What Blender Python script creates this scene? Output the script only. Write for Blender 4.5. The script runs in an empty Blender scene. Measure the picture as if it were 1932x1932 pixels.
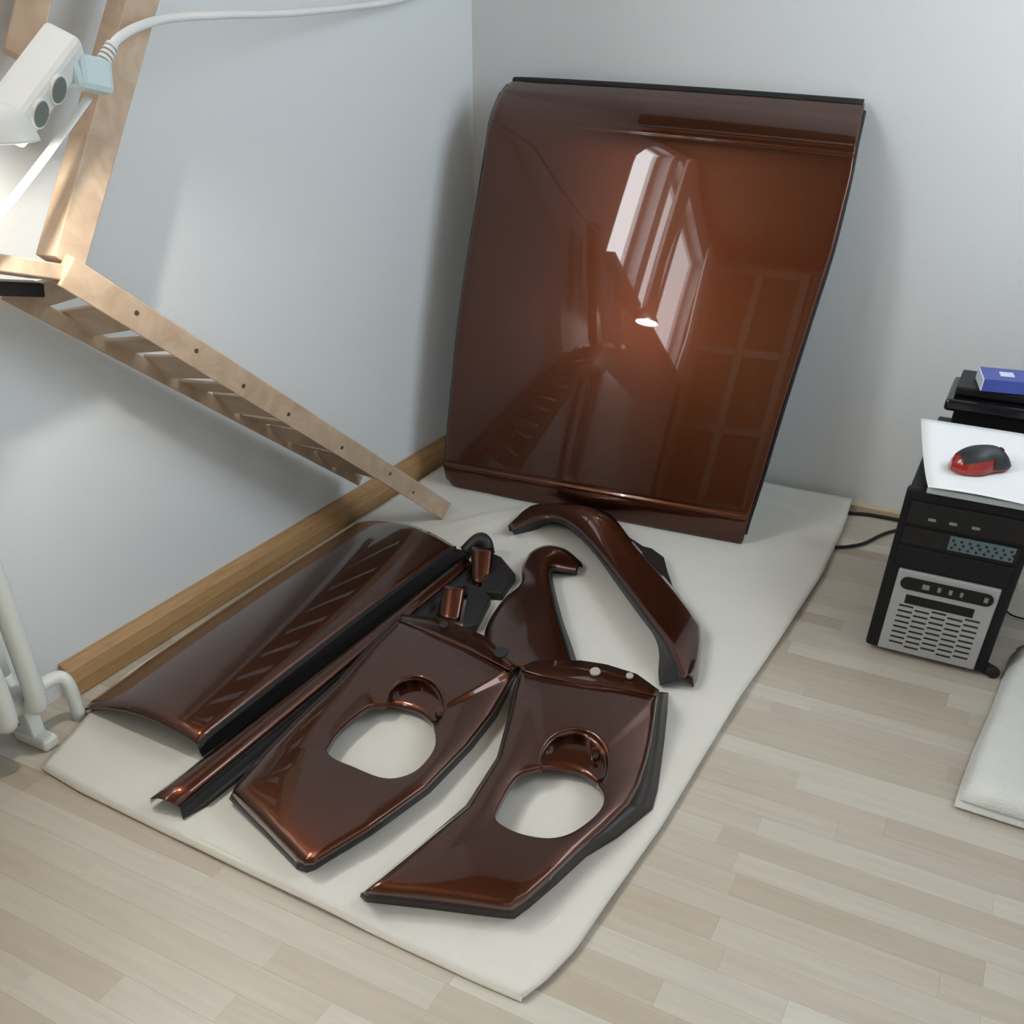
import bpy, bmesh, math, random
from mathutils import Vector, Matrix
random.seed(7)
SC = bpy.context.scene
COL = SC.collection

# ------------------------------------------------------------------ camera
IMG = 1932.0
F = 1727.0                # focal length in pixels; the photo is the upper square of a taller frame
CX, CY = 966.0, 1288.0
PITCH, ROLL, YAW = math.radians(34.73), math.radians(-0.78), math.radians(-26.92)
CAM = Vector((0.0, 0.0, 1.0))
_f = Vector((math.sin(YAW)*math.cos(PITCH), math.cos(YAW)*math.cos(PITCH), -math.sin(PITCH)))
_r = Vector((math.cos(YAW), -math.sin(YAW), 0))
_d = _f.cross(_r)
_r2 = _r*math.cos(ROLL) + _d*math.sin(ROLL)
_d2 = -_r*math.sin(ROLL) + _d*math.cos(ROLL)
cd = bpy.data.cameras.new('camera')
cam = bpy.data.objects.new('camera', cd)
COL.objects.link(cam)
cd.sensor_width = 36.0
cd.lens = 36.0*F/IMG
cd.clip_start = 0.02
cd.shift_y = (CY-IMG/2)/IMG
mw = Matrix.Identity(4)
for i in range(3):
    mw[i][0] = _r2[i]; mw[i][1] = -_d2[i]; mw[i][2] = -_f[i]; mw[i][3] = CAM[i]
cam.matrix_world = mw
SC.camera = cam

# ------------------------------------------------------------------ world, exposure, light strengths
SC.view_settings.view_transform = 'Standard'
SC.view_settings.look = 'None'
SC.view_settings.gamma = 1.0
SC.view_settings.use_curve_mapping = False
SC.view_settings.exposure = -0.38
cy = SC.cycles
cy.max_bounces = 6; cy.diffuse_bounces = 3; cy.glossy_bounces = 3; cy.transmission_bounces = 2
cy.use_light_tree = False   # only a few emitters: windows and one bulb
cy.caustics_reflective = False; cy.caustics_refractive = False
cy.use_adaptive_sampling = True; cy.adaptive_threshold = 0.03
w = bpy.data.worlds.new('world'); SC.world = w; w.use_nodes = True
w.node_tree.nodes['Background'].inputs[0].default_value = (0.62, 0.74, 0.9, 1)
w.node_tree.nodes['Background'].inputs[1].default_value = 0.3
DAY_LEFT = (0.94, 0.98, 1.0, 20.0)     # daylight behind the pane of window 1 (left wall, narrow)
DAY_WIDE = (0.94, 0.98, 1.0, 11.0)      # daylight behind the panes of window 3 (left wall, wide)
DAY_RIGHT = (0.80, 0.91, 1.0, 9.0)     # daylight behind the panes of window 2 (right wall)

# ------------------------------------------------------------------ picking points of the place
def ray(px, py):
    return _r2*((px-CX)/F) + _d2*((py-CY)/F) + _f
def at(px, py, z=0.0):
    d = ray(px, py); return CAM + d*((z-CAM.z)/d.z)
def atx(px, py, x):
    d = ray(px, py); return CAM + d*((x-CAM.x)/d.x)
def aty(px, py, y):
    d = ray(px, py); return CAM + d*((y-CAM.y)/d.y)

# ------------------------------------------------------------------ materials
def srgb(r, g, b):
    f = lambda c: (c/255/12.92 if c/255 <= .04045 else ((c/255+.055)/1.055)**2.4)
    return (f(r), f(g), f(b), 1)
def new_mat(name):
    m = bpy.data.materials.new(name); m.use_nodes = True
    nt = m.node_tree
    return m, nt, nt.nodes['Principled BSDF']
def mat(name, col, rough=.5, metal=0, coat=0, coat_rough=.05, var=0, scale=30, bump=0, bscale=200, stretch=None, spec=.5):
    m, nt, b = new_mat(name)
    b.inputs['Base Color'].default_value = col
    b.inputs['Roughness'].default_value = rough
    b.inputs['Metallic'].default_value = metal
    b.inputs['Coat Weight'].default_value = coat
    b.inputs['Coat Roughness'].default_value = coat_rough
    b.inputs['Specular IOR Level'].default_value = spec
    tc = nt.nodes.new('ShaderNodeTexCoord')
    mp = nt.nodes.new('ShaderNodeMapping')
    nt.links.new(tc.outputs['Object'], mp.inputs['Vector'])
    if stretch: mp.inputs['Scale'].default_value = stretch
    if var:
        n = nt.nodes.new('ShaderNodeTexNoise'); n.inputs['Scale'].default_value = scale; n.inputs['Detail'].default_value = 4
        nt.links.new(mp.outputs['Vector'], n.inputs['Vector'])
        mx = nt.nodes.new('ShaderNodeMix'); mx.data_type = 'RGBA'
        mx.inputs['A'].default_value = tuple(c*(1-var) for c in col[:3])+(1,)
        mx.inputs['B'].default_value = tuple(min(1, c*(1+var)) for c in col[:3])+(1,)
        nt.links.new(n.outputs['Fac'], mx.inputs['Factor'])
        nt.links.new(mx.outputs['Result'], b.inputs['Base Color'])
    if bump:
        n2 = nt.nodes.new('ShaderNodeTexNoise'); n2.inputs['Scale'].default_value = bscale
        nt.links.new(mp.outputs['Vector'], n2.inputs['Vector'])
        bp = nt.nodes.new('ShaderNodeBump'); bp.inputs['Strength'].default_value = bump; bp.inputs['Distance'].default_value = .002
        nt.links.new(n2.outputs['Fac'], bp.inputs['Height'])
        nt.links.new(bp.outputs['Normal'], b.inputs['Normal'])
    return m
def wood(name, a, c, stretch, rough=.55, scale=6.0):
    m, nt, b = new_mat(name)
    b.inputs['Roughness'].default_value = rough
    tc = nt.nodes.new('ShaderNodeTexCoord'); mp = nt.nodes.new('ShaderNodeMapping')
    mp.inputs['Scale'].default_value = stretch
    nt.links.new(tc.outputs['Object'], mp.inputs['Vector'])
    n = nt.nodes.new('ShaderNodeTexNoise'); n.inputs['Scale'].default_value = scale; n.inputs['Detail'].default_value = 6
    n.inputs['Distortion'].default_value = 1.2
    nt.links.new(mp.outputs['Vector'], n.inputs['Vector'])
    r = nt.nodes.new('ShaderNodeValToRGB')
    r.color_ramp.elements[0].position = .3; r.color_ramp.elements[0].color = a
    r.color_ramp.elements[1].position = .75; r.color_ramp.elements[1].color = c
    nt.links.new(n.outputs['Fac'], r.inputs['Fac'])
    nt.links.new(r.outputs['Color'], b.inputs['Base Color'])
    return m
def emit(name, rgbs):
    m = bpy.data.materials.new(name); m.use_nodes = True
    nt = m.node_tree; nt.nodes.clear()
    e = nt.nodes.new('ShaderNodeEmission'); o = nt.nodes.new('ShaderNodeOutputMaterial')
    e.inputs[0].default_value = rgbs[:3]+(1,); e.inputs[1].default_value = rgbs[3]
    nt.links.new(e.outputs[0], o.inputs[0]); return m

def floor_mat():
    m, nt, b = new_mat('laminate')
    b.inputs['Roughness'].default_value = .42
    oi = nt.nodes.new('ShaderNodeObjectInfo')
    ramp = nt.nodes.new('ShaderNodeValToRGB')
    e = ramp.color_ramp.elements
    e[0].position = 0; e[0].color = srgb(182, 170, 152)
    e[1].position = 1; e[1].color = srgb(209, 206, 194)
    for p, c in ((.25, srgb(193, 184, 168)), (.5, srgb(202, 196, 183)), (.75, srgb(189, 177, 162))):
        k = e.new(p); k.color = c
    nt.links.new(oi.outputs['Random'], ramp.inputs['Fac'])
    tc = nt.nodes.new('ShaderNodeTexCoord'); mp = nt.nodes.new('ShaderNodeMapping')
    mp.inputs['Scale'].default_value = (2, 26, 1)
    add = nt.nodes.new('ShaderNodeVectorMath'); add.operation = 'ADD'
    comb = nt.nodes.new('ShaderNodeCombineXYZ')
    mul = nt.nodes.new('ShaderNodeMath'); mul.operation = 'MULTIPLY'; mul.inputs[1].default_value = 50
    nt.links.new(oi.outputs['Random'], mul.inputs[0]); nt.links.new(mul.outputs[0], comb.inputs[0])
    nt.links.new(tc.outputs['Object'], add.inputs[0]); nt.links.new(comb.outputs[0], add.inputs[1])
    nt.links.new(add.outputs[0], mp.inputs['Vector'])
    n = nt.nodes.new('ShaderNodeTexNoise'); n.inputs['Scale'].default_value = 3; n.inputs['Detail'].default_value = 5
    nt.links.new(mp.outputs['Vector'], n.inputs['Vector'])
    mr = nt.nodes.new('ShaderNodeMapRange'); mr.inputs[3].default_value = .82; mr.inputs[4].default_value = 1.12
    nt.links.new(n.outputs['Fac'], mr.inputs[0])
    vm = nt.nodes.new('ShaderNodeVectorMath'); vm.operation = 'SCALE'
    nt.links.new(ramp.outputs['Color'], vm.inputs[0]); nt.links.new(mr.outputs[0], vm.inputs['Scale'])
    nt.links.new(vm.outputs[0], b.inputs['Base Color'])
    return m

def paint_mat():
    m, nt, b = new_mat('copper_paint')
    b.inputs['Roughness'].default_value = .36
    b.inputs['Metallic'].default_value = 1.0
    b.inputs['Coat Weight'].default_value = 1.0
    b.inputs['Coat Roughness'].default_value = .02
    tc = nt.nodes.new('ShaderNodeTexCoord')
    v = nt.nodes.new('ShaderNodeTexVoronoi'); v.inputs['Scale'].default_value = 1500
    nt.links.new(tc.outputs['Object'], v.inputs['Vector'])
    mx = nt.nodes.new('ShaderNodeMix'); mx.data_type = 'RGBA'
    mx.inputs['A'].default_value = (.070, .0195, .0088, 1); mx.inputs['B'].default_value = (.102, .028, .012, 1)
    nt.links.new(v.outputs['Color'], mx.inputs['Factor'])
    nt.links.new(mx.outputs['Result'], b.inputs['Base Color'])
    return m

M = dict(
    wall=mat('wall_paint', srgb(226, 229, 230), .85, bump=.15, bscale=350),
    ceil=wood('ceiling_boards', srgb(128, 100, 74), srgb(158, 128, 98), (1, 14, 1), .6), warm=mat('warm_wall_paint', srgb(176, 156, 132), .85),
    base=wood('baseboard_wood', srgb(160, 124, 82), srgb(182, 146, 102), (30, 2, 30), .5),
    baseback=wood('pale_skirting', srgb(196, 178, 150), srgb(214, 198, 172), (2, 30, 30), .5),
    beech=wood('beech', srgb(186, 160, 134), srgb(214, 190, 165), (4, 4, 4), .5, 5),
    lam=floor_mat(),
    floorbase=mat('floor_base', srgb(202, 186, 164), .5, var=.06, scale=8, stretch=(1, 12, 1)),
    paint=paint_mat(),
    edge=mat('raw_edge', (.030, .022, .021, 1), .45),
    dark_shade=mat('dark_underside', (.012, .011, .012, 1), .5),  # dark parts, also painted shade on sill flange and below cross bar
    black=mat('black_plastic', (.007, .007, .009, 1), .45, var=.2, scale=80, spec=.25),
    gloss=mat('gloss_black', (.006, .007, .009, 1), .2, spec=.35),
    rubber=mat('black_rubber', (.010, .010, .010, 1), .7),
    silver=mat('silver_plastic', srgb(172, 174, 176), .42, metal=.35, var=.04, scale=300),
    grey=mat('grey_board', srgb(170, 180, 182), .5, var=.03),
    white=mat('white_plastic', srgb(232, 232, 228), .4),
    whitecable=mat('white_cable', srgb(236, 238, 236), .45),
    blueplug=mat('pale_blue_plug', srgb(205, 224, 228), .4),
    clip=mat('pale_clip', srgb(170, 165, 155), .6),
    cloth=mat('cotton_cloth', srgb(226, 224, 216), .95, var=.02, scale=14, bump=.5, bscale=900, spec=.1),
    hem=mat('hem', srgb(228, 222, 207), .95, bump=.4, bscale=700, spec=.1),
    blanket=mat('fleece', srgb(222, 224, 220), 1, var=.05, scale=25, bump=.8, bscale=260, spec=.05),
    paper=mat('paper', srgb(246, 248, 250), .8),
    blue=mat('blue_cover', srgb(62, 80, 165), .4, var=.15, scale=30),
    pages=mat('book_pages', srgb(215, 222, 238), .8),
    red=mat('red_gloss', srgb(150, 28, 18), .2, coat=.5),
    mousetop=mat('mouse_black', (.02, .022, .024, 1), .45),
    radiator=mat('radiator_enamel', srgb(226, 229, 224), .35),
    screw=mat('screw_steel', srgb(110, 95, 82), .4, metal=.6),
    usb=mat('socket_grey', srgb(120, 128, 124), .4),
    patch=mat('perforated_reflection', srgb(96, 118, 128), .35, metal=.5),  # blue-grey of a reflection on the black tower front, painted in
    frame=mat('window_frame_white', srgb(238, 238, 236), .4),
    curtain=mat('curtain', srgb(235, 232, 225), .9),
    dayl=emit('daylight_pane', DAY_LEFT), dayw=emit('daylight_pane_wide', DAY_WIDE), dayr=emit('daylight_pane_cool', DAY_RIGHT),
)

# ------------------------------------------------------------------ mesh helpers
def link(name, verts, faces, m, parent=None, smooth=False, loc=None):
    me = bpy.data.meshes.new(name)
    me.from_pydata([tuple(v) for v in verts], [], faces)
    me.update()
    bm = bmesh.new(); bm.from_mesh(me)
    bmesh.ops.recalc_face_normals(bm, faces=bm.faces)
    bm.to_mesh(me); bm.free()
    me.materials.append(m)
    if smooth:
        for p in me.polygons: p.use_smooth = True
    o = bpy.data.objects.new(name, me)
    COL.objects.link(o)
    if parent is not None: attach(o, parent)
    return o
def attach(o, parent):
    o.parent = parent
    pm = world(parent)
    o.matrix_parent_inverse = pm.inverted()
def world(o):
    m = o.matrix_basis.copy()
    if o.parent is not None: m = world(o.parent) @ o.matrix_parent_inverse @ m
    return m
def empty(name, loc):
    e = bpy.data.objects.new(name, None); COL.objects.link(e); e.location = loc; e.empty_display_size = .05
    return e
def tag(o, label, cat, group=None, kind=None):
    o['label'] = label; o['category'] = cat
    if group: o['group'] = group
    if kind: o['kind'] = kind
    return o
def struct(o, label=None):
    o['kind'] = 'structure'
    if label: o['label'] = label
    return o
def bevel(o, wdt=.003, seg=2, ang=40):
    b = o.modifiers.new('bevel', 'BEVEL'); b.width = wdt; b.segments = seg; b.limit_method = 'ANGLE'; b.angle_limit = math.radians(ang)
    return o
def solid(o, t, off=-1):
    s = o.modifiers.new('solid', 'SOLIDIFY'); s.thickness = t; s.offset = off; return o
def box(name, lo, hi, m, parent=None, bev=0):
    x0, y0, z0 = lo; x1, y1, z1 = hi
    v = [(x0,y0,z0),(x1,y0,z0),(x1,y1,z0),(x0,y1,z0),(x0,y0,z1),(x1,y0,z1),(x1,y1,z1),(x0,y1,z1)]
    f = [(0,3,2,1),(4,5,6,7),(0,1,5,4),(1,2,6,5),(2,3,7,6),(3,0,4,7)]
    o = link(name, v, f, m, parent)
    if bev: bevel(o, bev)
    return o
def beam(name, a, b, side, wdt, thk, m, parent=None, bev=.002):
    """bar from a to b; width along 'side', thickness along the third axis"""
    a = Vector(a); b = Vector(b); d = (b-a).normalized()
    s = Vector(side); s = (s - d*s.dot(d)).normalized(); t = d.cross(s)
    v = []
    for p in (a, b):
        for i, j in ((-1,-1),(1,-1),(1,1),(-1,1)):
            v.append(p + s*(i*wdt/2) + t*(j*thk/2))
    f = [(0,3,2,1),(4,5,6,7),(0,1,5,4),(1,2,6,5),(2,3,7,6),(3,0,4,7)]
    o = link(name, v, f, m, parent)
    if bev: bevel(o, bev)
    return o
def cr(pts, n):
    """Catmull-Rom through a list of vectors, n samples per span"""
    P = [Vector(p) for p in pts]
    P = [P[0]*2-P[1]] + P + [P[-1]*2-P[-2]]
    out = []
    for i in range(1, len(P)-2):
        p0, p1, p2, p3 = P[i-1:i+3]
        for k in range(n):
            t = k/n
            out.append(.5*((2*p1)+(p2-p0)*t+(2*p0-5*p1+4*p2-p3)*t*t+(3*p1-p0-3*p2+p3)*t**3))
    out.append(P[-2]); return out
def tube(name, pts, r, m, parent=None, seg=12, n=8, flat=1.0):
    path = cr(pts, n) if n > 1 else [Vector(p) for p in pts]
    v, f = [], []
    up = Vector((0, 0, 1)); prev = None
    for i, p in enumerate(path):
        d = (path[min(i+1, len(path)-1)] - path[max(i-1, 0)]).normalized()
        if prev is None:
            s = d.cross(up); s = s.normalized() if s.length > .01 else Vector((1, 0, 0))
        else:
            s = (prev - d*prev.dot(d)).normalized()
        prev = s; t = d.cross(s)
        rr = r(i/(len(path)-1)) if callable(r) else r
        for k in range(seg):
            a = 2*math.pi*k/seg
            v.append(p + s*(math.cos(a)*rr) + t*(math.sin(a)*rr*flat))
    for i in range(len(path)-1):
        for k in range(seg):
            f.append((i*seg+k, i*seg+(k+1) % seg, (i+1)*seg+(k+1) % seg, (i+1)*seg+k))
    f.append(tuple(range(seg))); f.append(tuple((len(path)-1)*seg+k for k in range(seg)))
    o = link(name, v, f, m, parent)
    for p in o.data.polygons: p.use_smooth = len(p.vertices) == 4
    return o
def gridmesh(name, rows, m, parent=None, smooth=True, close=False):
    nr, nc = len(rows), len(rows[0])
    v = [p for r in rows for p in r]; f = []
    for i in range(nr-1):
        for j in range(nc if close else nc-1):
            k = (j+1) % nc
            f.append((i*nc+j, i*nc+k, (i+1)*nc+k, (i+1)*nc+j))
    return link(name, v, f, m, parent, smooth)
def prism(name, top, z0, m, parent=None, bev=.002):
    """closed outline of points, dropped straight down to z0"""
    n = len(top); v = [Vector(p) for p in top] + [Vector((p[0], p[1], z0)) for p in top]
    f = [tuple(range(n)), tuple(range(2*n-1, n-1, -1))] + [(i, (i+1) % n, n+(i+1) % n, n+i) for i in range(n)]
    o = link(name, v, f, m, parent)
    if bev: bevel(o, bev)
    return o
def lerp(a, b, t): return a + (b-a)*t
def pl(pts, t):
    """point at fraction t of the length of a polyline"""
    P = [Vector(p) for p in pts]; L = [0]
    for a, b in zip(P, P[1:]): L.append(L[-1]+(b-a).length)
    s = t*L[-1]
    for i in range(len(P)-1):
        if s <= L[i+1] or i == len(P)-2:
            return P[i].lerp(P[i+1], (s-L[i])/max(1e-9, L[i+1]-L[i]))
def disc(name, c, nrm, r, h, m, parent=None, seg=20):
    nrm = Vector(nrm).normalized(); q = nrm.to_track_quat('Z', 'Y'); v, f = [], []
    for k in range(seg):
        a = 2*math.pi*k/seg
        v.append(Vector(c) + q @ Vector((math.cos(a)*r, math.sin(a)*r, 0)))
    for k in range(seg):
        a = 2*math.pi*k/seg
        v.append(Vector(c) + q @ Vector((math.cos(a)*r*.93, math.sin(a)*r*.93, h)))
    f = [tuple(range(seg)), tuple(range(seg, 2*seg))] + [(k, (k+1) % seg, seg+(k+1) % seg, seg+k) for k in range(seg)]
    return link(name, v, f, m, parent)

# ------------------------------------------------------------------ the room
XL, YB, XR, YF, ZC = -1.37, 2.43, .66, -1.9, 2.5
# floor: base slab with the strips of the laminate laid on it
fl = struct(box('floor', (XL-.1, YF-.1, -.06), (XR+.1, YB+.1, -.008), M['floorbase']))
SW = .046
row = 0
y = YB
nstrip = 0
while y > .12:
    y0 = y-SW
    x = XL - random.random()*.4
    while x < .62:
        L = random.choice((.34, .40, .46, .52))
        x0, x1 = max(x, XL), min(x+L, XR)
        under_cloth = x0 > -1.32 and x1 < -.40 and y0 > .80
        if x1-x0 > .03 and not under_cloth:
            v = [(x0+.0001, y0+.0001, -.009), (x1-.0001, y0+.0001, -.009), (x1-.0001, y-.0001, -.009), (x0+.0001, y-.0001, -.009)]
            v += [(a, b, 0) for a, b, c in v]
            o = link('plank', v, [(0,3,2,1),(4,5,6,7),(0,1,5,4),(1,2,6,5),(2,3,7,6),(3,0,4,7)], M['lam'], fl)
            nstrip += 1
        x += L
    y = y0
box('floor_remainder', (XL, YF, -.009), (XR, y, -.0005), M['floorbase'], fl)

def wall_with_opening(name, axis, pos, out, a0, a1, o0, o1, z0, z1, second=None):
    """wall across 'axis' at pos, thickness to 'out'; opening o0..o1 by z0..z1 made of four slabs joined"""
    v, f = [], []
    def slab(p0, p1, q0, q1):
        lo, hi = min(pos, out), max(pos, out)
        b = len(v)
        for z in (q0, q1):
            for s, t in ((lo, p0), (hi, p0), (hi, p1), (lo, p1)):
                v.append((s, t, z) if axis == 'x' else (t, s, z))
        f.extend([tuple(b+i for i in q) for q in ((0,3,2,1),(4,5,6,7),(0,1,5,4),(1,2,6,5),(2,3,7,6),(3,0,4,7))])
    if o0 is None: slab(a0, a1, 0, ZC)
    else:
        ops = sorted([(o0, o1, z0, z1)] + ([second] if second else []))
        e = a0
        for p0, p1, q0, q1 in ops:
            slab(e, p0, 0, ZC); slab(p0, p1, 0, q0); slab(p0, p1, q1, ZC); e = p1
        slab(e, a1, 0, ZC)
    return struct(link(name, v, f, M['wall']))
W1 = (.22, .82, 1.22, 2.3)      # narrow window in the left wall above the radiator: y0 y1 z0 z1
W3 = (-1.55, .08, 1.22, 2.3)    # wider window beside it
W2 = (1.40, 2.38, 1.0, 2.2)     # window in the right wall
wall_with_opening('wall_left', 'x', XL, XL-.18, YF, YB+.18, *W1, W3)
wall_with_opening('wall_right', 'x', XR, XR+.18, YF, YB+.18, *W2)
wall_with_opening('wall_back', 'y', YB, YB+.18, XL, XR, None, None, 0, 0)
wf_ = wall_with_opening('wall_front', 'y', YF, YF-.18, XL, XR, None, None, 0, 0); wf_.data.materials[0] = M['warm']
struct(box('ceiling', (XL-.18, YF-.18, ZC), (XR+.18, YB+.18, ZC+.1), M['ceil']))

def window(name, xin, xout, W, pane, double=True):
    y0, y1, z0, z1 = W; s = 1 if xout > xin else -1
    xm = xin + s*.10
    e = struct(empty(name, (xm, (y0+y1)/2, z0)))
    t = .06
    def b(nm, ya, yb, za, zb, d=.025, m=M['frame']):
        return box(nm, (xm-d, ya, za), (xm+d, yb, zb), m, e, .004)
    b('frame_sill', y0, y1, z0, z0+t); b('frame_head', y0, y1, z1-t, z1)
    ym = (y0+y1)/2
    b('frame_jamb', y0, y0+t, z0+t, z1-t); b('frame_jamb', y1-t, y1, z0+t, z1-t)
    if double: b('mullion', ym-.05, ym+.05, z0+t, z1-t)
    for ya, yb in (((y0+t, ym-.05), (ym+.05, y1-t)) if double else ((y0+t, y1-t),)):
        box('pane', (xm+s*.004-.003, ya, z0+t), (xm+s*.004+.003, yb, z1-t), pane, e)
    box('window_board', (min(xin-s*.06, xm), y0-.04, z0-.03), (max(xin-s*.06, xm), y1+.04, z0), M['frame'], e, .004)
    return e
window('window_1', XL, XL-.18, W1, M['dayl'], False)
window('window_3', XL, XL-.18, W3, M['dayw'])
window('window_2', XR, XR+.18, W2, M['dayr'])
# gathered curtains at both sides of the wider window
for ya, yb, lab in ((-1.62, -1.2, 'white gathered curtain at the far side of the wide window'), (.16, -.22, 'white gathered curtain between the two left windows')):
    rows = []
    for i in range(13):
        t = i/12; z = 1.15+t*(2.38-1.15); wdt = .42+.58*abs(t-.35)**.8
        rows.append([Vector((XL+.07+.02*math.sin(k*1.25), ya+(yb-ya)*k/30*min(1, wdt), z)) for k in range(31)])
    c = gridmesh('curtain', rows, M['curtain']); solid(c, .002)
    tag(c, lab, 'curtain', 'window curtains')

# panelled door in the front wall, behind the photographer
dr_ = struct(empty('door_1', (-.92, YF, 0)), 'panelled door with pale frame and orange wood panels')
for x_ in (-1.30, -.92, -.54):
    box('stile', (x_-.035, YF, 0), (x_+.035, YF+.035, 2.44), M['baseback'], dr_, .003)
for z_ in (.06, .82, 1.58, 2.40):
    for xa, xb in ((-1.265, -.955), (-.885, -.575)):
        box('rail', (xa, YF, z_-.04), (xb, YF+.033, z_+.04), M['baseback'], dr_, .003)
for za, zb in ((.10, .78), (.86, 1.54), (1.62, 2.36)):
    for xa, xb in ((-1.265, -.955), (-.885, -.575)):
        box('door_panel', (xa, YF, za), (xb, YF+.015, zb), M['base'], dr_)

# skirting boards
prof = [(0, 0), (.030, 0), (.030, .030), (.024, .052), (.012, .064), (0, .066)]
v, f = [], []
for yy in (.86, YB):
    for px_, pz in prof: v.append((XL+px_, yy, pz))
n = len(prof)
f = [tuple(range(n)), tuple(range(2*n-1, n-1, -1))] + [(i, (i+1) % n, n+(i+1) % n, n+i) for i in range(n)]
struct(bevel(link('baseboard_left', v, f, M['base']), .004), 'thick tan wooden skirting along the left wall')
v = []
for xx in (XL+.03, XR):
    for px_, pz in ((0, 0), (.014, 0), (.014, .02), (.006, .026), (0, .026)): v.append((xx, YB-px_, pz))
n = 5
f = [tuple(range(n)), tuple(range(2*n-1, n-1, -1))] + [(i, (i+1) % n, n+(i+1) % n, n+i) for i in range(n)]
struct(link('baseboard_back', v, f, M['baseback']), 'low pale skirting along the back wall')

# ------------------------------------------------------------------ cloth on the floor
near = [(80,1448),(150,1490),(330,1578),(560,1690),(760,1785),(900,1850),(985,1886)]
right = [(985,1886),(1030,1852),(1085,1795),(1150,1700),(1250,1558),(1330,1425),(1400,1312),(1480,1195),(1550,1088),(1588,1005),(1603,962)]
zc = .006
nearw = [at(x_, y_, zc) for x_, y_ in near]
rightw = [at(x_, y_, zc) for x_, y_ in right]
rightw[-1].y = YB-.02
farL = Vector((XL+.04, YB-.02, zc)); nl = nearw[0]
leftw = [nl, Vector((XL+.06, .95, zc)), Vector((XL+.045, 1.6, zc)), farL]
farw = [farL, rightw[-1]]
NU, NV = 90, 110
def cz(x_, y_):
    h = .0022*math.sin(9*x_+2.1*y_)+.0018*math.sin(13*y_-6*x_+1)+.0012*math.sin(27*x_+19*y_)
    # ridges of pushed-up cloth near the foot of the wooden rail
    for cx, cy, dx, dy, a, s in ((-1.04,1.90,.6,.8,.011,.016), (-.98,1.93,.55,.83,.010,.018), (-.92,1.88,.5,.86,.007,.016), (-.40,2.32,.95,-.25,.010,.02), (-.34,2.36,.97,-.2,.010,.018), (-.36,1.55,.45,.9,.005,.025)):
        u = (x_-cx)*dx+(y_-cy)*dy; ww = -(x_-cx)*dy+(y_-cy)*dx
        h += a*math.exp(-(ww/s)**2)*math.exp(-(u/.16)**2)
    return max(0, h*.8)
rows = []
for j in range(NV+1):
    t = j/NV; r_ = []
    for i in range(NU+1):
        s = i/NU
        A, B = pl(nearw, s), pl(farw, s); Cc, D = pl(leftw, t), pl(rightw, t)
        P = A*(1-t)+B*t + Cc*(1-s)+D*s - (nearw[0]*(1-s)*(1-t)+nearw[-1]*s*(1-t)+farw[0]*(1-s)*t+farw[-1]*s*t)
        P.z = zc+cz(P.x, P.y)
        if P.y > YB-.075:
            k = min(1, (P.y-(YB-.075))/.055); P.z += .028*k*k*(3-2*k)
        r_.append(P)
    rows.append(r_)
cl = gridmesh('floor_cloth', rows, M['cloth']); solid(cl, .004)
tag(cl, 'large off-white cloth spread on the floor under the brown painted parts', 'cloth')
# stitched hem along the near edge
hr = []
for k in range(61):
    A = pl(nearw, k/60); B = pl(leftw, .001); s = k/60
    dirn = Vector((.03, 1, 0)).normalized()
    hr.append([A + dirn*q + Vector((0, 0, .0026+cz(A.x, A.y))) + Vector((0, 0, dz)) for q, dz in ((-.002, -.005), (-.001, .0008), (.006, .0014), (.0125, .0012), (.0135, -.0025))])
gridmesh('hem', hr, M['hem'], cl)

# ------------------------------------------------------------------ car bonnet leaning on the back wall
TOPY = 2.335
A = at(850, 920, .012); B = at(1395, 1030, .012)
Tl = aty(970, 150, TOPY)
hx = (B-A).normalized(); nn = hx.cross(Tl-A).normalized()
if nn.y > 0: nn = -nn
def onhood(px_, py_, off=0.0):
    d = ray(px_, py_); return CAM + d*((A+nn*off-CAM).dot(nn)/d.dot(nn))
Lp = [(857,921),(844,907),(836,878),(849,747),(867,566),(893,410),(911,307),(926,214),(944,170),(966,150)]
Rp = [(1396,1031),(1402,1020),(1410,990),(1437,907),(1478,768),(1525,618),(1571,473),(1606,330),(1628,220),(1632,194)]
def gs(v_, c_, s_): return math.exp(-((v_-c_)/s_)**2)
def prof_off(v_):
    o_ = .045*v_ + .022*4*v_*(1-v_)
    if v_ > .86: o_ -= .085*((v_-.86)/.14)**2
    if v_ < .07: o_ -= .018*((.07-v_)/.07)**2
    return o_
def edge_pts(px_list):
    flat = [onhood(*p) for p in px_list]; L = [0]
    for p, q in zip(flat, flat[1:]): L.append(L[-1]+(q-p).length)
    return [onhood(p[0], p[1], prof_off(l/L[-1])) for p, l in zip(px_list, L)], [l/L[-1] for l in L]
Lw, Lv = edge_pts(Lp); Rw, Rv = edge_pts(Rp)
def edge_at(W, V, off_fn, v_):
    for i in range(len(V)-1):
        if v_ <= V[i+1] or i == len(V)-2:
            t = (v_-V[i])/(V[i+1]-V[i])
            P = (W[i]-nn*off_fn(V[i])).lerp(W[i+1]-nn*off_fn(V[i+1]), t)
            return P + nn*off_fn(v_)
def crease(v_, u_):
    k = min(1, max(0, (u_-.15)/.25))
    o_ = -.0026*gs(v_, .893, .0024)*(.2+.8*k) + .0012*gs(v_, .909, .0035)*(.15+.85*k)
    o_ += .0014*gs(v_, .073, .0028) - .0008*gs(v_, .081, .003)
    return o_
vs = sorted(set([i/60 for i in range(61)] + [.06+i*.0015 for i in range(24)] + [.88+i*.0012 for i in range(36)] + [.94+i*.004 for i in range(16)]))
us = [0, .004, .010, .02, .035] + [.06+i*.88/44 for i in range(45)] + [.965, .98, .99, .996, 1]
rows = []
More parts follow.
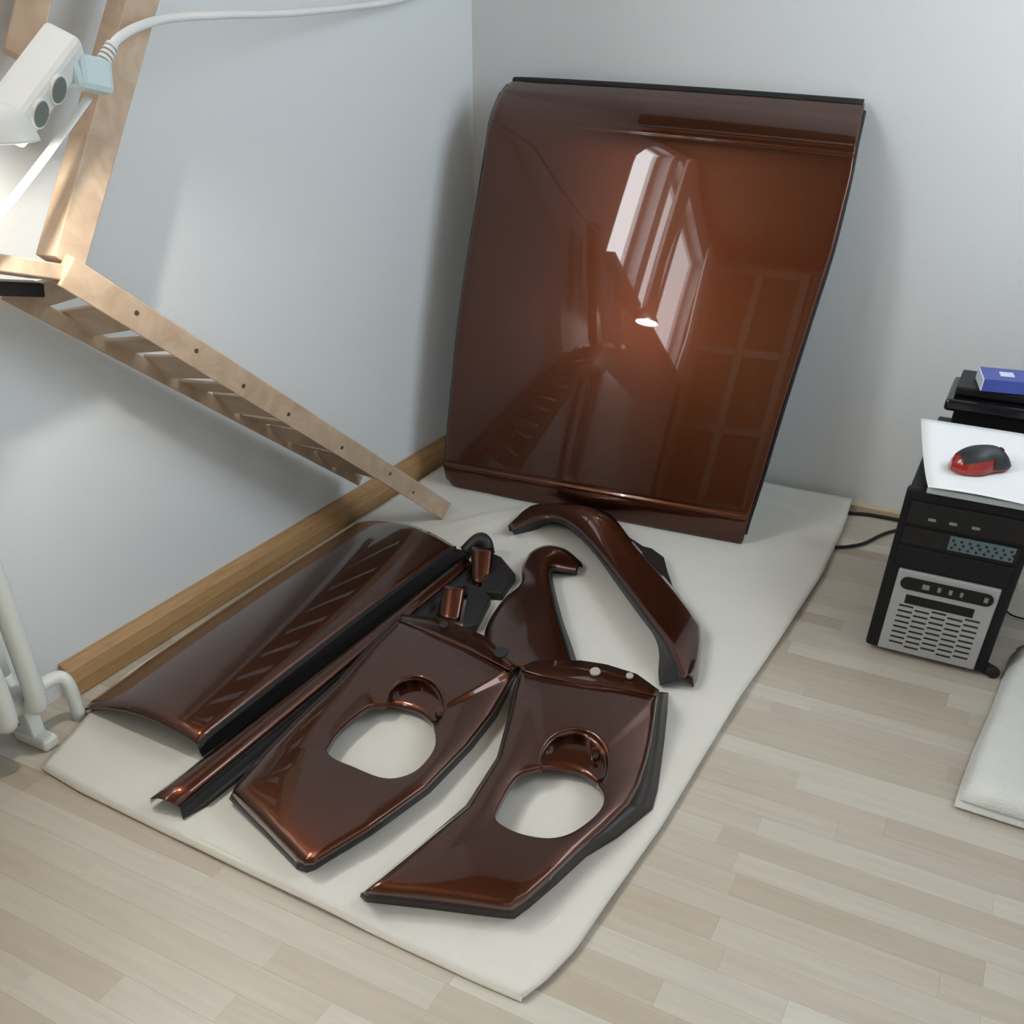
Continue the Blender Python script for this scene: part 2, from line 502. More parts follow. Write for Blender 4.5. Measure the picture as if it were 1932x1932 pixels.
for v_ in vs:
    a, b = edge_at(Lw, Lv, prof_off, v_), edge_at(Rw, Rv, prof_off, v_); r_ = []
    for u_ in us:
        e = min(u_, 1-u_)
        o_ = crease(v_, u_) + .010*4*u_*(1-u_) - (.005*((.02-u_)/.02)**2 if u_ < .02 else 0) - (.0015*((u_-.992)/.008)**2 if u_ > .992 else 0)
        r_.append(a.lerp(b, u_) + nn*o_)
    rows.append(r_)
root = empty('car_bonnet', A.lerp(B, .5))
tag(root, 'large glossy copper brown car bonnet leaning upright against the back wall', 'car bonnet')
sk = gridmesh('painted_skin', rows, M['paint'], root); solid(sk, .004, 1 if False else -1)
# dark seal rolled over the top edge
tube('edge_seal', [rows[-1][i] + nn*(-.003) + Vector((0, 0, -.001)) for i in sorted(set(list(range(1, len(us)-1, 4)) + [len(us)-2]))], .0085, M['rubber'], root, seg=8, n=2)
# dark folded lip on the lower edge and on the right side
tube('lower_lip', [rows[0][i] - nn*.006 + Vector((0, 0, .002)) for i in range(2, len(us)-1, 4)], .006, M['rubber'], root, seg=8, n=2)
tube('side_lip', [rows[i][-1] - nn*.006 for i in range(2, len(rows)-2, 8)], .005, M['rubber'], root, seg=8, n=2)
tube('side_lip', [rows[i][0] - nn*.006 for i in range(2, len(rows)-2, 8)], .005, M['rubber'], root, seg=8, n=2)

# ------------------------------------------------------------------ long sill panel beside the skirting
L0, L1 = at(158, 1332, .022), at(684, 980, .022)
R0, R1 = at(372, 1398, .055), at(858, 1026, .055)
F0, F1 = at(377, 1420, .012), at(882, 1048, .012)
rows = []
for j in range(41):
    t = j/40; a, b, ff = L0.lerp(L1, t), R0.lerp(R1, t), F0.lerp(F1, t); r_ = []
    a = a + Vector((-.004*math.sin(math.pi*t), 0, 0))
    for i in range(25):
        s = i/24
        P = a.lerp(b, s); P.z += .026*(1-(2*s-1)**2) + .004*math.sin(math.pi*t) - .006*(max(0, abs(2*t-1)-.94)/.06)**2
        r_.append(P)
    rows.append(r_)
sp = empty('sill_panel', L0.lerp(R1, .5)*1.0); sp.location.z = .01
tag(sp, 'long dark brown curved body panel lying along the left skirting board', 'body panel')
solid(gridmesh('painted_skin', rows, M['paint'], sp), .004)
fr = []
for j in range(41):
    t = j/40; b, ff = rows[j][-1], F0.lerp(F1, t)
    fr.append([b + Vector((0, 0, 0)), b + Vector((.003, -.002, -.006)), ff + Vector((0, 0, .012)), ff, ff + Vector((.012, -.006, -.001))])
solid(gridmesh('edge_flange', fr, M['dark_shade'], sp, smooth=False), .003)  # same paint as the skin; its shading is put into the dark colour
bk = []
for j in range(41):
    b = rows[j][0]; bk.append([b, b+Vector((-.003, 0, -.005)), Vector((b.x-.004, b.y, .012))])
solid(gridmesh('rear_flange', bk, M['dark_shade'], sp, smooth=False), .003)

# ------------------------------------------------------------------ narrow trim strip with a black clip flange
a0, a1 = at(284, 1506, .034), at(872, 1054, .034)
b0, b1 = at(338, 1522, .030), at(892, 1066, .030)
c0, c1 = at(345, 1546, .012), at(900, 1085, .012)
e0, e1 = at(392, 1520, .012), at(925, 1090, .012)
ts = empty('trim_strip', a0.lerp(b1, .5)); ts.location.z = .01
tag(ts, 'narrow brown trim strip with black clip flange between sill panel and fender', 'trim strip')
rows, rows2 = [], []
for j in range(25):
    t = j/24; a, b, c_, e_ = a0.lerp(a1, t), b0.lerp(b1, t), c0.lerp(c1, t), e0.lerp(e1, t)
    m_ = a.lerp(b, .5) + Vector((0, 0, .008))
    rows.append([a + Vector((-.006, .002, -.012)), a, a.lerp(m_, .5)+Vector((0, 0, .003)), m_, m_.lerp(b, .5)+Vector((0, 0, .002)), b])
    rows2.append([b, b + Vector((.002, -.001, -.006)), c_, e_, e_ + Vector((.003, -.001, .010))])
solid(gridmesh('painted_face', rows, M['paint'], ts), .003)
solid(gridmesh('clip_flange', rows2, M['rubber'], ts, smooth=False), .003)
for x_, y_ in ((537,1348),(642,1259),(677,1232),(720,1190),(790,1127)):
    disc('clip', at(x_, y_, .024), (0, 0, 1), .008, .006, M['clip'], ts)

# ------------------------------------------------------------------ two small brackets at the far end of the strip
def bracket(label, plate, knob, wedge, zt):
    g = empty('mirror_bracket', at(*plate[3], .012)); g.location.z = .012
    tag(g, label, 'bracket', 'small painted brackets')
    tl, tr, br, bl = plate
    # curved painted face: foot on the cloth, top leaning back
    rws = []
    for k in range(9):
        t = k/8
        p, q = at(*bl, .02).lerp(at(*tl, zt), t), at(*br, .02).lerp(at(*tr, zt), t)
        r_ = []
        for i in range(9):
            s = i/8; P = p.lerp(q, s); r_.append(P + Vector((0, -.012, .004))*(1-(2*s-1)**2))
        rws.append(r_)
    solid(gridmesh('painted_face', rws, M['paint'], g), .006, 1)
    if knob:
        kx, ky = knob
        p = at(kx, ky, zt+.006)
        pts = [p + Vector((-.03, -.02, -.03)), p + Vector((-.008, .0, -.004)), p + Vector((.010, .002, -.004)), p+Vector((.022, -.004, -.03))]
        tube('mounting_arm', pts, .016, M['dark_shade'], g, seg=14, n=6)
    top = [at(x_, y_, .034) for x_, y_ in wedge]
    prism('dark_base', top, .012, M['dark_shade'], g, .004)
    return g
bracket('small bracket with copper face and rounded dark arm beyond the trim strip end', [(888,1030),(931,1034),(924,1100),(890,1098)], (907,1018), [(925,1040),(946,1050),(973,1082),(948,1118),(905,1114)], .07)
bracket('small bracket with copper face touching the left fender flange', [(838,1104),(880,1106),(867,1172),(824,1161)], None, [(884,1100),(912,1108),(926,1126),(900,1176),(872,1184)], .065)

# ------------------------------------------------------------------ fenders with headlight opening
def resample(loop, n):
    L = loop + [loop[0]]
    return [pl([Vector(p) for p in L], i/n) for i in range(n)]
def angle_hit(loop, c, a):
    """distance from c along angle a to a closed star-shaped loop (first two coords), interpolating the other coords"""
    d = (math.cos(a), math.sin(a)); best = None
    for i in range(len(loop)):
        p, q = loop[i], loop[(i+1) % len(loop)]
        ex, ey = q[0]-p[0], q[1]-p[1]
        den = d[0]*ey - d[1]*ex
        if abs(den) < 1e-9: continue
        wx, wy = p[0]-c[0], p[1]-c[1]
        t = (wx*ey - wy*ex)/den; s = (wx*d[1]-wy*d[0])/den
        if t > 0 and -1e-6 <= s <= 1+1e-6:
            if best is None or t > best[0]: best = (t, i, s)
    return best
def smooth_loop(pts, n=5):
    P = [Vector(p) for p in pts]; N = len(P); out = []
    for i in range(N):
        p0, p1, p2, p3 = P[i-1], P[i], P[(i+1) % N], P[(i+2) % N]
        for k in range(n):
            t = k/n
            out.append(.5*((2*p1)+(p2-p0)*t+(2*p0-5*p1+4*p2-p3)*t*t+(3*p1-p0-3*p2+p3)*t**3))
    return out
def fender(label, hole, zh, outer, recess, rdepth, boss, flange, fz, bolts, crown, holes_white):
    hole = smooth_loop([(x_, y_, 0) for x_, y_ in hole], 5)
    cx = sum(p[0] for p in hole)/len(hole); cy = sum(p[1] for p in hole)/len(hole)
    N = 220
    angs = [2*math.pi*i/N for i in range(N)]
    for o_ in outer: angs.append(math.atan2(o_[1]-cy, o_[0]-cx) % (2*math.pi))
    angs = sorted(angs); N = len(angs)
    pix = [(o_[0], o_[1]) for o_ in outer]
    K1, K2 = 7, 16
    rings = [[] for _ in range(K1+K2+2)]
    walls = [[], [], []]; lips = [[], []]
    for a in angs:
        d = (math.cos(a), math.sin(a))
        th = angle_hit(hole, (cx, cy), a)[0]
        to, i, s = angle_hit(pix, (cx, cy), a)
        o1, o2 = outer[i], outer[(i+1) % len(outer)]
        zo = lerp(o1[2], o2[2], s); wx, wy, wz = (lerp(o1[k], o2[k], s) for k in (3, 4, 5))
        # recess circle
        rx, ry, rr = recess
        bx, by = cx-rx, cy-ry; bb = bx*d[0]+by*d[1]; disc_ = bb*bb-(bx*bx+by*by-rr*rr)
        tr = -bb+math.sqrt(disc_) if disc_ > 0 else 0
        wgt = min(1, max(0, (tr-th-3)/12)); 
        tr = max(tr, th+5)
        tr = min(tr, lerp(th, to, .7))
        def zz(t_):
            q = (t_-th)/(to-th); return lerp(zh, zo, q)+crown*4*q*(1-q)
        for k in range(K1):
            t_ = lerp(th, tr, k/(K1-1)*.97); rings[k].append(at(cx+d[0]*t_, cy+d[1]*t_, zz(t_)-rdepth*wgt))
        for k in range(K2+1):
            t_ = lerp(tr, to, k/K2); q = k/K2
            rnd = .004*max(0, (q-.9)/.1)**2
            rings[K1+k].append(at(cx+d[0]*t_, cy+d[1]*t_, zz(t_)-rnd))
        e0 = rings[K1+K2][-1]; e2 = at(wx, wy, wz)
        walls[0].append(e0); wk = min(1, max(0, (d[1]-.15)/.25))*min(1, max(0, (.05-d[0])/.2))
        walls[1].append(e0.lerp(e2, .12+.6*wk)+Vector((0, 0, -.001+.006*wk))); walls[2].append(e2)
        h0 = rings[0][-1]
        c3 = at(cx, cy, h0.z); inn = (c3-h0).normalized()
        lips[0].append(h0); lips[1].append(h0 + inn*.002 + Vector((0, 0, -.012)))
    rings = [r_ for r_ in rings if r_]
    cen = at(cx, cy, .01)
    g = empty('front_fender', cen)
    tag(g, label, 'fender', 'front fenders with headlight openings')
    allrows = lips[::-1][:1] + rings + walls[1:2]
    sk_ = gridmesh('painted_skin', allrows, M['paint'], g, close=True)
    solid(sk_, .003)
    sk_.modifiers['solid'].use_even_offset = False
    solid(gridmesh('side_wall', walls[1:], M['edge'], g, close=True), .003)
    # mounting flange behind the ridge
    far_, nearr = flange
    n_ = 24; rw = []
    for i in range(n_+1):
        t = i/n_
        f_, e_ = pl([at(x_, y_, fz-.010) for x_, y_ in far_], t), pl([at(x_, y_, fz) for x_, y_ in nearr], t)
        rw.append([e_, e_.lerp(f_, .25)+Vector((0, 0, -.004)), e_.lerp(f_, .6)+Vector((0, 0, -.002)), f_])
    fo = gridmesh('mounting_flange', rw, M['paint'], g); solid(fo, .003)
    for (x_, y_), r_ in bolts:
        disc('bolt_hole', at(x_, y_, fz-.004), (0, -.3, 1), r_, .003, M['clip'] if holes_white else M['dark_shade'], fo)
    bo = disc('screw_boss', at(boss[0], boss[1], zh-.012), (0, -.2, 1), .0085, .010, M['paint'], g)
    disc('screw_hole', at(boss[0], boss[1], zh-.001), (0, -.2, 1), .005, .0008, M['dark_shade'], bo)
    return g
holeA = [(616,1416),(620,1402),(642,1372),(690,1333),(716,1327),(760,1329),(797,1342),(819,1368),(820,1410),(790,1450),(752,1467),(715,1466),(665,1446),(630,1431)]
outA = [ # px, py, z, wall px, wall py, wall z
 (752,1168,.075,750,1166,.06),(801,1189,.076,801,1186,.06),(880,1222,.076,880,1218,.06),(960,1262,.072,962,1261,.05),(970,1275,.060,975,1277,.012),
 (929,1346,.046,938,1353,.012),(883,1405,.042,891,1414,.012),(805,1485,.046,812,1496,.012),(694,1566,.050,699,1578,.012),(592,1628,.050,594,1642,.014),(574,1626,.050,578,1647,.014),
 (560,1612,.050,560,1640,.016),(505,1556,.051,497,1573,.018),(445,1492,.052,432,1508,.022),(452,1478,.052,446,1478,.024),(505,1416,.050,500,1415,.03),(565,1356,.055,560,1355,.034),(645,1282,.062,640,1280,.04),(704,1214,.070,700,1212,.05)]
fender('brown fender with round opening lying against the black trim strip', holeA, .052, outA, (783,1331,54), .016, (830,1347),
       ([(756,1158),(832,1165),(916,1200),(974,1258)], [(752,1168),(801,1189),(880,1222),(961,1262)]), .075,
       [((838,1180), .009), ((945,1232), .014)], .004, False)
holeB = [(934,1542),(945,1508),(973,1464),(1006,1448),(1047,1445),(1097,1453),(1130,1476),(1141,1503),(1128,1534),(1085,1568),(1043,1581),(998,1577),(958,1563)]
outB = [(985,1262,.074,982,1260,.06),(1018,1273,.076,1018,1270,.06),(1100,1290,.078,1100,1286,.06),(1180,1300,.078,1180,1296,.06),(1240,1311,.075,1261,1307,.015),
 (1236,1340,.066,1259,1345,.012),(1229,1390,.056,1254,1395,.012),(1220,1430,.050,1248,1440,.012),(1204,1480,.047,1241,1490,.012),(1184,1517,.046,1231,1527,.012),(1139,1563,.046,1165,1581,.012),(1088,1606,.048,1106,1617,.012),(1040,1652,.050,1050,1669,.012),(992,1695,.051,999,1713,.012),(965,1710,.052,970,1734,.012),
 (945,1710,.052,955,1733,.012),(880,1699,.053,885,1725,.012),(800,1689,.054,805,1715,.012),(700,1681,.055,692,1702,.014),(688,1683,.055,679,1692,.016),
 (776,1612,.055,771,1612,.02),(884,1521,.054,879,1519,.03),(942,1430,.058,937,1429,.035),(962,1356,.064,957,1355,.04),(975,1294,.070,970,1294,.05)]
fender('brown fender with round opening nearest the cloth corner, curved tail in front', holeB, .054, outB, (1083,1440,64), .016, (1124,1427),
       ([(980,1258),(1010,1246),(1097,1246),(1143,1253),(1201,1271),(1244,1302)], [(985,1262),(1018,1273),(1100,1290),(1180,1300),(1240,1311)]), .076,
       [((1123,1268), .010), ((1188,1276), .007)], .004, True)

# ------------------------------------------------------------------ wheel arch flares
def flare(label, o_, fi, wl, zo, zf, zw, name='wheel_arch_flare'):
    g = empty(name, at(*fi[len(fi)//2], .012)); tag(g, label, 'arch flare', 'wheel arch flares')
    n_ = 6
    O = cr([at(x_, y_, z_) for (x_, y_), z_ in zip(o_, zo)], n_)
    I = cr([at(x_, y_, z_) for (x_, y_), z_ in zip(fi, zf)], n_)
    W = cr([at(x_, y_, z_) for (x_, y_), z_ in zip(wl, zw)], n_)
    rows, rows2 = [], []
    for a, b, c_ in zip(O, I, W):
        r_ = [Vector((a.x+.004, a.y+.002, max(.012, a.z-.02)))]
        for k in range(9):
            s = k/8; P = a.lerp(b, s); P.z += .008*(1-(2*s-1)**2); r_.append(P)
        rows.append(r_); rows2.append([b, b.lerp(c_, .15)+Vector((0, 0, -.002)), b.lerp(c_, .55), c_])
    solid(gridmesh('painted_face', rows, M['paint'], g), .003)
    solid(gridmesh('inner_wall', rows2, M['dark_shade'], g), .003)
    return g
oC = [(958,991),(998,956),(1045,949),(1107,953),(1154,973),(1190,1017),(1228,1060),(1272,1110),(1312,1164),(1322,1190),(1317,1253),(1307,1281)]
fC = [(966,1001),(1006,982),(1045,977),(1080,992),(1112,1022),(1150,1068),(1184,1113),(1222,1164),(1254,1208),(1270,1235),(1284,1266),(1291,1279)]
wC = [(970,1008),(1011,998),(1036,988),(1062,989),(1096,1014),(1130,1052),(1166,1102),(1206,1157),(1236,1198),(1246,1232),(1244,1270),(1246,1294)]
gC = flare('long brown wheel arch flare curving below the bonnet, alone on the right', oC, fC, wC,
      [.03,.045,.05,.05,.05,.048,.046,.045,.045,.042,.035,.03], [.035,.05,.06,.065,.068,.068,.068,.068,.066,.06,.05,.045], [.014]*12)
prism('mounting_tab', [at(x_, y_, .034) for x_, y_ in ((1186,1012),(1214,1030),(1230,1034),(1253,1051),(1260,1078),(1272,1112),(1240,1085))], .012, M['dark_shade'], gC)
oD = [(1097,1060),(1073,1039),(1054,1031),(1030,1029),(1003,1040),(985,1068),(983,1101),(950,1131),(920,1176),(916,1212),(945,1262)]
fD = [(1089,1078),(1064,1074),(1048,1071),(1038,1074),(1035,1084),(1037,1104),(1043,1132),(1049,1158),(1056,1182),(1066,1214),(1080,1262)]
wD = [(1090,1082),(1064,1081),(1048,1079),(1041,1080),(1040,1087),(1043,1105),(1049,1132),(1056,1158),(1063,1182),(1075,1215),(1090,1263)]
flare('brown wheel arch flare with hooked end tucked behind the two fenders', oD, fD, wD,
      [.025,.035,.04,.042,.044,.044,.04,.036,.032,.03,.03], [.028,.036,.042,.046,.048,.05,.05,.05,.048,.044,.04], [.014]*11)

# ------------------------------------------------------------------ wooden slatted frame leaning in the corner
WB = M['beech']
R1a, R1b = at(838, 962, .03), atx(118, 508, -1.22)
R2a, R2b = atx(676, 905, -1.315), atx(0, 545, -1.335)
wf = empty('slatted_wooden_frame', (R1a.x, R1a.y, .012))
tag(wf, 'folding beech frame with slats leaning against the left wall, foot on the cloth', 'wooden frame')
vd = CAM-R1a.lerp(R1b, .5)
dr = (R1b-R1a).normalized()
side = dr.cross(vd).normalized()
beam('side_rail', R1a, R1b, side, .046, .022, WB, wf)
sep1 = R2a-R1a
dr2 = (R2b-R2a).normalized()
beam('far_rail', R2a, R2b, dr2.cross(CAM-R2a.lerp(R2b, .5)), .026, .02, WB, wf)
NS = 11
for k in range(NS):
    t = (k+.5)/NS*.95+.05
    p = R1a.lerp(R1b, t); q = R2a.lerp(R2b, t)
    d_ = (q-p).normalized()
    nrm = d_.cross(dr).normalized()
    off = nrm*(.012 if nrm.dot(CAM-p) < 0 else -.012)
    beam('slat', p+d_*.01+off, q+off*.4, (dr + nrm*.16*(1 if k % 2 else -1)), .062, .006, WB, wf, .0015)
for x_, y_ in ((245,597),(360,663),(452,722),(540,772),(640,838),(728,893),(775,922)):
    # screw heads set in the visible face of the rail
    t = (x_-838)/(118-838); P = R1a.lerp(R1b, 1-(1-t)) if False else None
    best = min((R1a.lerp(R1b, k/400) for k in range(401)), key=lambda q: (ray(x_, y_).normalized().cross((q-CAM).normalized())).length)
    nv = vd.normalized(); nv = (nv-dr*nv.dot(dr)); nv = nv.normalized()
    disc('screw', best + side*.004*(1 if y_ % 2 else -1) + nv*.0105, nv, .0042, .0012, M['screw'], wf, 12)
# upright post and cross bar
U0, U1 = atx(112, 500, -1.250), atx(286, -120, -1.275)
ud = (U1-U0).normalized()
beam('post', U0, U1, Vector((1, 0, 0)), .040, .052, WB, wf)
q0, q1 = atx(90, 512, -1.25), atx(-140, 478, -1.20)
beam('cross_bar', q0, q1, Vector((0, 0, 1)), .022, .06, WB, wf)
k0, k1 = atx(38, 112, -1.32), atx(92, -120, -1.325)
beam('back_post', k0, k1, (CAM-k0).cross(k1-k0), .042, .022, WB, wf)
beam('shadow_gap_bar', atx(75, 545, -1.29), atx(-60, 540, -1.31), Vector((0, 0, 1)), .02, .03, M['dark_shade'], wf)  # dark bar added to stand for the shadow gap under the cross bar

# ------------------------------------------------------------------ socket strip, plug and cords
s0, s1 = atx(128, 78, -1.19), atx(2, 246, -1.19)
sd = (s1-s0).normalized()
ps = empty('socket_strip', s0); tag(ps, 'white socket strip resting against the wooden frame post', 'socket strip')
sw = (CAM-s0).cross(sd).normalized()
if sw.z > 0: sw = -sw
vw = (CAM-s0); vw = (vw-sd*vw.dot(sd)).normalized()
sw = (sw*math.cos(.6)+vw*math.sin(.6)).normalized()
beam('housing', s0, s1, sw, .05, .042, M['white'], ps, .008)
down = sw
tz = (CAM-s0.lerp(s1, .5)).normalized()
for k in range(2):
    c_ = s0.lerp(s1, .44+.27*k) + down*.0235
    o = disc('socket', c_, down, .019, .004, M['white'], ps, 24)
    disc('socket_well', c_+down*.0035, down, .0165, .0012, M['usb'], o, 24)
pc = atx(170, 146, -1.175)
pg = empty('power_plug', pc); tag(pg, 'pale blue angled power plug pushed into the socket strip', 'plug')
pe0, pe1 = atx(138, 133, -1.180), atx(203, 148, -1.175)
beam('plug_body', pe0, pe1, Vector((0, .2, 1)), .042, .034, M['blueplug'], pg, .009)
beam('plug_base', atx(128, 138, -1.180), atx(142, 134, -1.180), Vector((0, .2, 1)), .036, .03, M['blueplug'], pg, .008)
for k in range(5):
    t = k/4; a = atx(192, 124, -1.175).lerp(atx(209, 90, -1.175), t)
    disc('strain_relief_ring', a, atx(209, 90, -1.175)-atx(192, 124, -1.175), .0105-.0005*k, .0045, M['white'], pg, 18)
cp = [atx(207, 98, -1.175), atx(222, 74, -1.180), atx(262, 50, -1.190), atx(322, 34, -1.220), atx(420, 28, -1.205), atx(540, 25, -1.255), atx(660, 14, -1.305), atx(760, -2, -1.335), atx(860, -40, -1.350)]
tag(tube('white_power_cable', cp, .0058, M['whitecable'], seg=12), 'white power cord arcing from the plug across the left wall', 'cord')
sp_ = [atx(166, 186, -1.195), atx(120, 250, -1.185), atx(60, 330, -1.175), atx(-10, 418, -1.165), atx(-60, 480, -1.155)]
tag(tube('flat_strap', sp_, .008, M['whitecable'], seg=12, flat=.4), 'flat white cord running down left beside the wooden post', 'cord')
# clip lamp with a white dome shade, lit, hanging left of the socket strip
lc = atx(-18, 266, -1.09)
LS = .72   # size of the small shade
lm = empty('clip_lamp', lc); tag(lm, 'white domed lamp shade glowing below the socket strip at the picture edge', 'lamp')
rows = []
for j, (rr_, h_) in enumerate(((.074, 0), (.073, .004), (.068, .020), (.056, .038), (.038, .050), (.018, .056), (.012, .066), (.012, .085))):
    rows.append([lc + Vector((math.cos(2*math.pi*k/32)*rr_*LS, math.sin(2*math.pi*k/32)*rr_*LS, h_*LS)) for k in range(32)])
solid(gridmesh('lamp_shade', rows, M['white'], lm, close=True), .0015)
bv = []
for j in range(7):
    a = math.pi*j/6; bv.append([lc + Vector((math.cos(2*math.pi*k/16)*.009*math.sin(a), math.sin(2*math.pi*k/16)*.009*math.sin(a), .029-.009*math.cos(a))) for k in range(16)])
gridmesh('bulb', bv, emit('bulb_glow', (1.0, .95, .86, 20.0)), lm, close=True)
ld = bpy.data.lights.new('lamp_light', 'POINT'); ld.energy = 8.5; ld.color = (1.0, .95, .86); ld.shadow_soft_size = .008
lo = bpy.data.objects.new('lamp_light', ld); COL.objects.link(lo); lo.location = lc + Vector((0, 0, .010)); attach(lo, lm)
tube('lamp_arm', [lc+Vector((0, 0, .05)), lc+Vector((.0, -.04, .10)), lc+Vector((-.02, -.10, .12)), lc+Vector((-.06, -.14, .08))], .004, M['white'], lm)

# ------------------------------------------------------------------ radiator under the window
XA, XB_ = XL+.035, XL+.115
rd = empty('radiator', (XL+.07, .4, 0)); tag(rd, 'white enamelled column radiator standing at the left wall', 'radiator')
def column(yc):
    P = [Vector(p) for p in ((XA, yc, .125), (XA, yc, .40), (XA, yc, .63), (XA+.02, yc, .665), (XB_-.02, yc, .665), (XB_, yc, .63), (XB_, yc, .40), (XB_, yc, .125), (XB_-.02, yc, .09), (XA+.02, yc, .09), (XA, yc, .125))]
    return tube('column', P, .017, M['radiator'], rd, seg=12, n=6)
for k in range(12):
    column(.735-.058*k)
XM = (XA+XB_)/2
tube('lower_header', [(XM, .755, .095), (XM, .09, .095)], .024, M['radiator'], rd, n=1)
tube('upper_header', [(XM, .755, .66), (XM, .09, .66)], .022, M['radiator'], rd, n=1)
tube('valve', [(XM, .75, .095), (XM, .80, .095), (XM+.01, .815, .08), (XM+.01, .818, .0)], .012, M['radiator'], rd, n=5)
for yy in (.735, .12):
    beam('foot', (XA, yy, .012), (XB_, yy, .012), (0, 1, 0), .03, .024, M['radiator'], rd, .006)
    beam('foot_post', (XM, yy, .02), (XM, yy, .10), (0, 1, 0), .026, .03, M['radiator'], rd, .005)

# ------------------------------------------------------------------ computer tower
TY = 1.738
tl, bl_, br_ = aty(1717, 921, TY), aty(1624, 1223, TY), aty(1857, 1271, TY)
tx0, tx1, tz1 = (tl.x+bl_.x)/2, br_.x, tl.z
pcx = empty('computer_tower', ((tx0+tx1)/2, TY+.2, 0)); tag(pcx, 'black computer tower with silver slotted lower front standing on the floor', 'computer')
box('case', (tx0+.004, TY+.02, .012), (tx1-.004, TY+.46, tz1), M['black'], pcx, .004)
bez = box('front_bezel', (tx0, TY, .010), (tx1, TY+.022, tz1+.001), M['black'], pcx, .006)
sp4 = [aty(x_, y_, TY) for x_, y_ in ((1699,1072),(1896,1111),(1830,1271),(1650,1229))]
zx0, zx1 = (sp4[0].x+sp4[3].x)/2, (sp4[1].x+sp4[2].x)/2
zt_, zb_ = (sp4[0].z+sp4[1].z)/2, .013
fp = box('front_panel', (zx0, TY-.005, zb_), (zx1, TY+.004, zt_), M['silver'], pcx, .003)
FW, FH = zx1-zx0, zt_-zb_
def stadium(name, x0, x1, z0, z1, y0, y1, m, parent):
    r = (z1-z0)/2; zc_ = (z0+z1)/2; o = []
    for k in range(13):
        a = math.pi/2+math.pi*k/12; o.append((x0+r+math.cos(a)*r, zc_+math.sin(a)*r))
    for k in range(13):
        a = -math.pi/2+math.pi*k/12; o.append((x1-r+math.cos(a)*r, zc_+math.sin(a)*r))
    n_ = len(o); v = [(a, y0, b) for a, b in o]+[(a, y1, b) for a, b in o]
    f = [tuple(range(n_)), tuple(range(2*n_-1, n_-1, -1))]+[(i, (i+1) % n_, n_+(i+1) % n_, n_+i) for i in range(n_)]
    return link(name, v, f, m, parent)
stadium('port_bar_rim', zx0+.035*FW, zx1-.025*FW, zt_-.235*FH, zt_-.055*FH, TY-.0068, TY-.004, M['silver'], fp)
stadium('port_bar', zx0+.05*FW, zx1-.04*FW, zt_-.215*FH, zt_-.07*FH, TY-.0082, TY-.004, M['gloss'], fp)
for u_, wd in ((.27, .07), (.42, .035), (.53, .035), (.64, .03), (.87, .04)):
    box('port', (zx0+u_*FW, TY-.0092, zt_-.17*FH), (zx0+(u_+wd)*FW, TY-.008, zt_-.115*FH), M['usb'], fp)
box('badge_plate', (zx0+.14*FW, TY-.0065, zt_-.385*FH), (zx0+.82*FW, TY-.004, zt_-.28*FH), M['gloss'], fp, .001)
me_slot = None
for r_ in range(8):
    zz_ = zt_-(.42+.066*r_)*FH
    for c_ in range(5):
        if r_ == 0 and c_ in (1, 3): pass
        uu = .10+.165*c_; zq = zz_-(.030*FH if c_ % 2 else 0)
        o = box('vent_slot', (zx0+uu*FW, TY-.0054, zq-.0019), (zx0+(uu+.145)*FW, TY-.0044, zq+.0019), M['rubber'], fp)
# upper half: drive doors, marks and a perforated plate with a reflection painted in blue-grey
dz0, dz1 = zt_+.004, tz1-.02
dd = box('drive_door', (tx0+.012, TY-.003, dz0+.36*(dz1-dz0)), (tx1-.012, TY+.002, dz0+.62*(dz1-dz0)), M['gloss'], pcx, .002)
box('drive_door', (tx0+.012, TY-.003, dz0+.66*(dz1-dz0)), (tx1-.012, TY+.002, dz1), M['gloss'], pcx, .002)
box('drive_door', (tx0+.012, TY-.003, dz0), (tx1-.012, TY+.002, dz0+.32*(dz1-dz0)), M['black'], pcx, .002)
for u_ in (.22, .38, .55):
    box('drive_mark', (tx0+u_*(tx1-tx0), TY-.004, dz0+.75*(dz1-dz0)), (tx0+(u_+.06)*(tx1-tx0), TY-.002, dz0+.79*(dz1-dz0)), M['usb'], pcx)
pp = box('perforated_reflection', (tx0+.42*(tx1-tx0), TY-.0042, dz0+.39*(dz1-dz0)), (tx1-.02, TY-.002, dz0+.60*(dz1-dz0)), M['patch'], pcx)
for r_ in range(3):
    for c_ in range(8):
        xx = tx0+(.45+.062*c_+.02*(r_ % 2))*(tx1-tx0); zz_ = dz0+(.43+.055*r_)*(dz1-dz0)
        disc('plate_hole', (xx, TY-.0042, zz_), (0, -1, 0), .0028, .0006, M['rubber'], pp, 10)
tube('stabiliser_foot', [(tx1-.02, TY+.03, .012), (tx1+.012, TY+.012, .012), (tx1+.016, TY+.004, .012)], .0115, M['rubber'], pcx, n=4)
box('foot', (tx0+.02, TY+.05, 0), (tx0+.05, TY+.09, .014), M['rubber'], pcx)
box('foot', (tx1-.05, TY+.38, 0), (tx1-.02, TY+.42, .014), M['rubber'], pcx)
box('foot', (tx0+.02, TY+.38, 0), (tx0+.05, TY+.42, .014), M['rubber'], pcx)

# things on the tower
bx0 = aty(1745, 937, 1.722).x
bd = box('grey_board', (bx0, 1.722, tz1+.002), (bx0+.33, 1.985, tz1+.013), M['grey'], None, .002)
tag(bd, 'thin pale grey board lying across the computer tower', 'board')
zp = tz1+.0138
